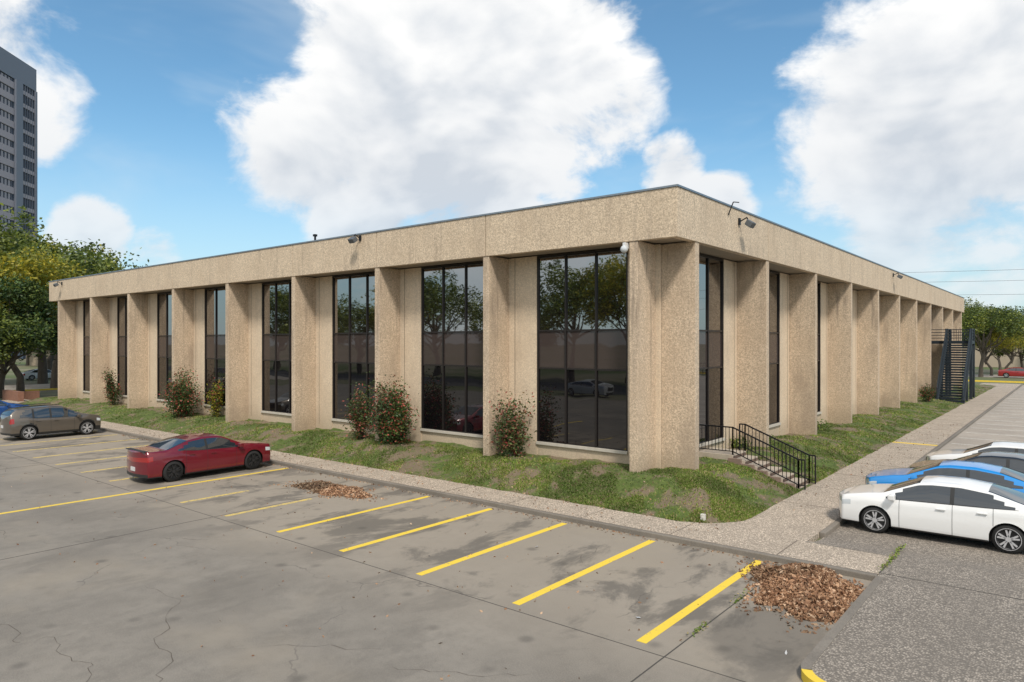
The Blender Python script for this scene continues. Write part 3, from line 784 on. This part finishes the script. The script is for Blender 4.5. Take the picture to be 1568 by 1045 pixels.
    if kind=='suv':
        s=Boxes(); 
        for sgn in(1,-1): s.bar((-1.5,sgn*.6,1.665),(.1,sgn*.6,1.675),.035)
        s.make('roof_rails',M_trim,e)
    return e
H90=math.pi/2
car('red_sedan_car','muscle',(.17,.005,.016),-16.25,-6.35,H90,M_rimd,metal=.25)
car('brown_suv_car','suv',(.13,.11,.09),-32.4,-6.2,H90,clad=True,metal=.4)
car('blue_sedan_car','sedan',(.01,.07,.26),-43.6,-6.4,H90,metal=.2)
car('white_sedan_car','sedan',(.80,.80,.79),6.72,1.2,math.pi)
car('blue_sedan_car','sedan',(.008,.25,.66),6.72,4.25,math.pi,metal=.1)
car('black_sedan_car','sedan',(.012,.013,.015),7.45,7.0,math.pi)
car('white_sedan_car','sedan',(.78,.78,.77),7.5,9.9,math.pi,)
x,y=fromcam(92,-62); car('white_sedan_car','sedan',(.75,.75,.75),x,y,H90)
x,y=fromcam(97,70.5); car('red_sedan_car','sedan',(.3,.02,.02),x,y,0)
car('dark_suv_car','suv',(.02,.022,.03),-8,-33,0); car('silver_sedan_car','sedan',(.5,.5,.5),-26,-33,0); car('white_suv_car','suv',(.7,.7,.7),5,-33,math.pi)

# planter wall far left
s=Boxes()
x,y=fromcam(58,-41.5)
s.box(x-2,x+2,y-.2,y+.2,-.1,.9); s.box(x-2,x-1.6,y+.2,y+2.4,-.1,.7); s.make('brick_planter_wall',M_brick)
s=Boxes()
y=84
for i in range(120): s.box(5+i*.35,5.05+i*.35,y,y+.03,0,1.8)
s.box(5,47,y-.02,y+.05,.15,.22); s.box(5,47,y-.02,y+.05,1.6,1.68)
s.make('metal_fence',M_blackmet)
hb_=empty('distant_house'); s=Boxes(); x,y=fromcam(150,-96); s.box(x-8,x+8,y-5,y+5,0,3.5); s.make('walls',plain('house_wall',(.35,.28,.2),.9),hb_)
mkobj('roof',[(x-9,y-6,3.5),(x+9,y-6,3.5),(x+9,y+6,3.5),(x-9,y+6,3.5),(x-5,y,6),(x+5,y,6)],[(0,1,5,4),(1,2,5),(2,3,4,5),(3,0,4)],plain('house_roof',(.12,.1,.09),.9),parent=hb_)
x,y=fromcam(140,104); bl=empty('distant_shop'); s=Boxes(); s.box(x-14,x+14,y-6,y+6,0,4.5); s.make('walls',plain('shop_wall',(.4,.33,.25),.9),bl); s=Boxes(); s.box(x-14.4,x+14.4,y-6.4,y+6.4,4.5,5); s.make('roof_edge',M_bronze,bl)
pl=empty('power_line'); s=Boxes()
for zz in (12.2,13.6,10.4):
    pts=[]
    for i in range(13):
        tt=i/12; pts.append((-10+130*tt,92,zz+1.2*(2*tt-1)**2))
    for a,b_ in zip(pts[:-1],pts[1:]): s.bar(a,b_,.035)
s.box(118,118.3,91.8,92.1,0,16); s.box(-10.2,-9.9,91.8,92.1,0,14); s.make('wires_and_poles',plain('wire_grey',(.12,.12,.13),.7),pl)
s=Boxes(); s.box(1.55,1.66,-1.83,-1.74,.15,.33); s.make('litter_cup',M_wht)
V=leaves(np.array([[5.0,-6.6,.03],[-2.2,-8.2,.02],[3.3,-8.4,.02],[5.8,-8.2,.02],[-.7,-6.1,.02]]),.06); fastmesh('paper_litter',V,4,plain('paper',(.6,.6,.6),.8))

# ------------------------------------------------------------ sky + sun
SUN_EL=math.radians(50); sun_az=math.radians(132)
W=bpy.data.worlds.new('World'); S.world=W; W.use_nodes=True
t=NT(W.node_tree); bg=t.n['Background']; bg.inputs[1].default_value=.148
sky=t.node('ShaderNodeTexSky',sky_type='NISHITA'); sky.sun_disc=False; sky.sun_elevation=SUN_EL; sky.sun_rotation=sun_az
sky.air_density=1.0; sky.dust_density=.8; sky.ozone_density=2.0
tc=t.node('ShaderNodeTexCoord').outputs['Generated']
def dirv(a,el):
    ph=YAW-math.radians(a); el=math.radians(el); return (-math.sin(ph)*math.cos(el),math.cos(ph)*math.cos(el),math.sin(el))
BL=[(-9,21,9.5,1),(-16.5,15.5,6.5,.85),(1,21,10,1),(7,18.5,6.2,.9),(-4,14.5,7.5,.95),(-2,28,8,.9),
    (30,15.5,8,1),(25,17,4.5,.7),(37,16,9,1),(-37,18,6.5,.95),(12.8,14,3.0,.95),(16,10.5,3.2,.85),(-12,9.0,5.0,.8),
    (31,6.5,7,.8),(-31,7.5,3.0,.8),(-27,6.5,2.3,.75),(150,32,42,.95),(-110,35,45,.85)]
def blobs(vec):
    acc=None
    for a,el,r,s_ in BL:
        d=t.vmath('DOT_PRODUCT',vec,dirv(a,el))
        v=t.mr(d,math.cos(math.radians(r*1.35)),1.0,0,s_*1.05)
        acc=v if acc is None else t.math('MAXIMUM',acc,v)
    return acc
nv=t.vmath('NORMALIZE',tc)
bb=blobs(nv)
def nz(vec,det):
    n1=t.noise(t.scale(vec,(1,1,1.5)),5.5,det,.60,.3)
    return t.math('MULTIPLY',t.math('SUBTRACT',n1,.5),2.4)
n0=nz(nv,7); n1_=nz(t.vmath('ADD',nv,(.012,-.01,.045)),3)
n2=t.math('MULTIPLY',t.math('SUBTRACT',t.noise(nv,2.4,2,.5),.5),.5)
d0=t.math('ADD',t.math('ADD',bb,n0),n2)
mask=t.mr(d0,.30,.72)
sepz=t.node('ShaderNodeSeparateXYZ'); t.link(nv,sepz.inputs[0])
sh=t.math('ADD',t.math('SUBTRACT',n1_,t.math('MULTIPLY',n0,.6)),t.math('MULTIPLY',t.math('SUBTRACT',bb,.45),.8))
shade=t.mr(sh,.0,1.15)
lowk=t.mr(sepz.outputs[2],.20,.40,.40,0)
shade=t.math('ADD',shade,lowk,clamp=True)
ccol=t.mix(shade,(7.2,7.15,7.05),(4.3,4.65,5.1))
wisp=t.mr(t.noise(t.scale(nv,(1,1,3)),3.0,4,.6,.5),.46,.80,0,.3)
skyc=t.mix(1.0,sky.outputs[0],(.78,1.06,1.07),'MULTIPLY')
haze=t.mr(sepz.outputs[2],.0,.30,.62,0)
skyc=t.mix(haze,skyc,(4.0,4.8,5.5)); skyc=t.mix(wisp,skyc,(5.0,5.6,6.0))
fin=t.mix(t.math('MULTIPLY',mask,t.mr(sepz.outputs[2],.02,.25,.6,1.0)),skyc,ccol); t.link(fin,bg.inputs[0])
ld=bpy.data.lights.new('sun','SUN'); ld.energy=3.1; ld.angle=math.radians(9); ld.color=(1,.935,.845)
lo=bpy.data.objects.new('sun',ld); C.objects.link(lo)
sd=Vector((math.sin(sun_az)*math.cos(SUN_EL),math.cos(sun_az)*math.cos(SUN_EL),math.sin(SUN_EL)))
lo.rotation_euler=sd.to_track_quat('Z','Y').to_euler(); lo.location=(20,-30,40)

# ------------------------------------------------------------ camera
cd=bpy.data.cameras.new('camera'); cd.lens=24.52; cd.sensor_width=36; cd.clip_end=4000; cd.shift_y=.0016
co=bpy.data.objects.new('camera',cd); C.objects.link(co); co.location=(9.366,-19.44,4.9); co.rotation_euler=(math.radians(90),0,YAW)
S.camera=co
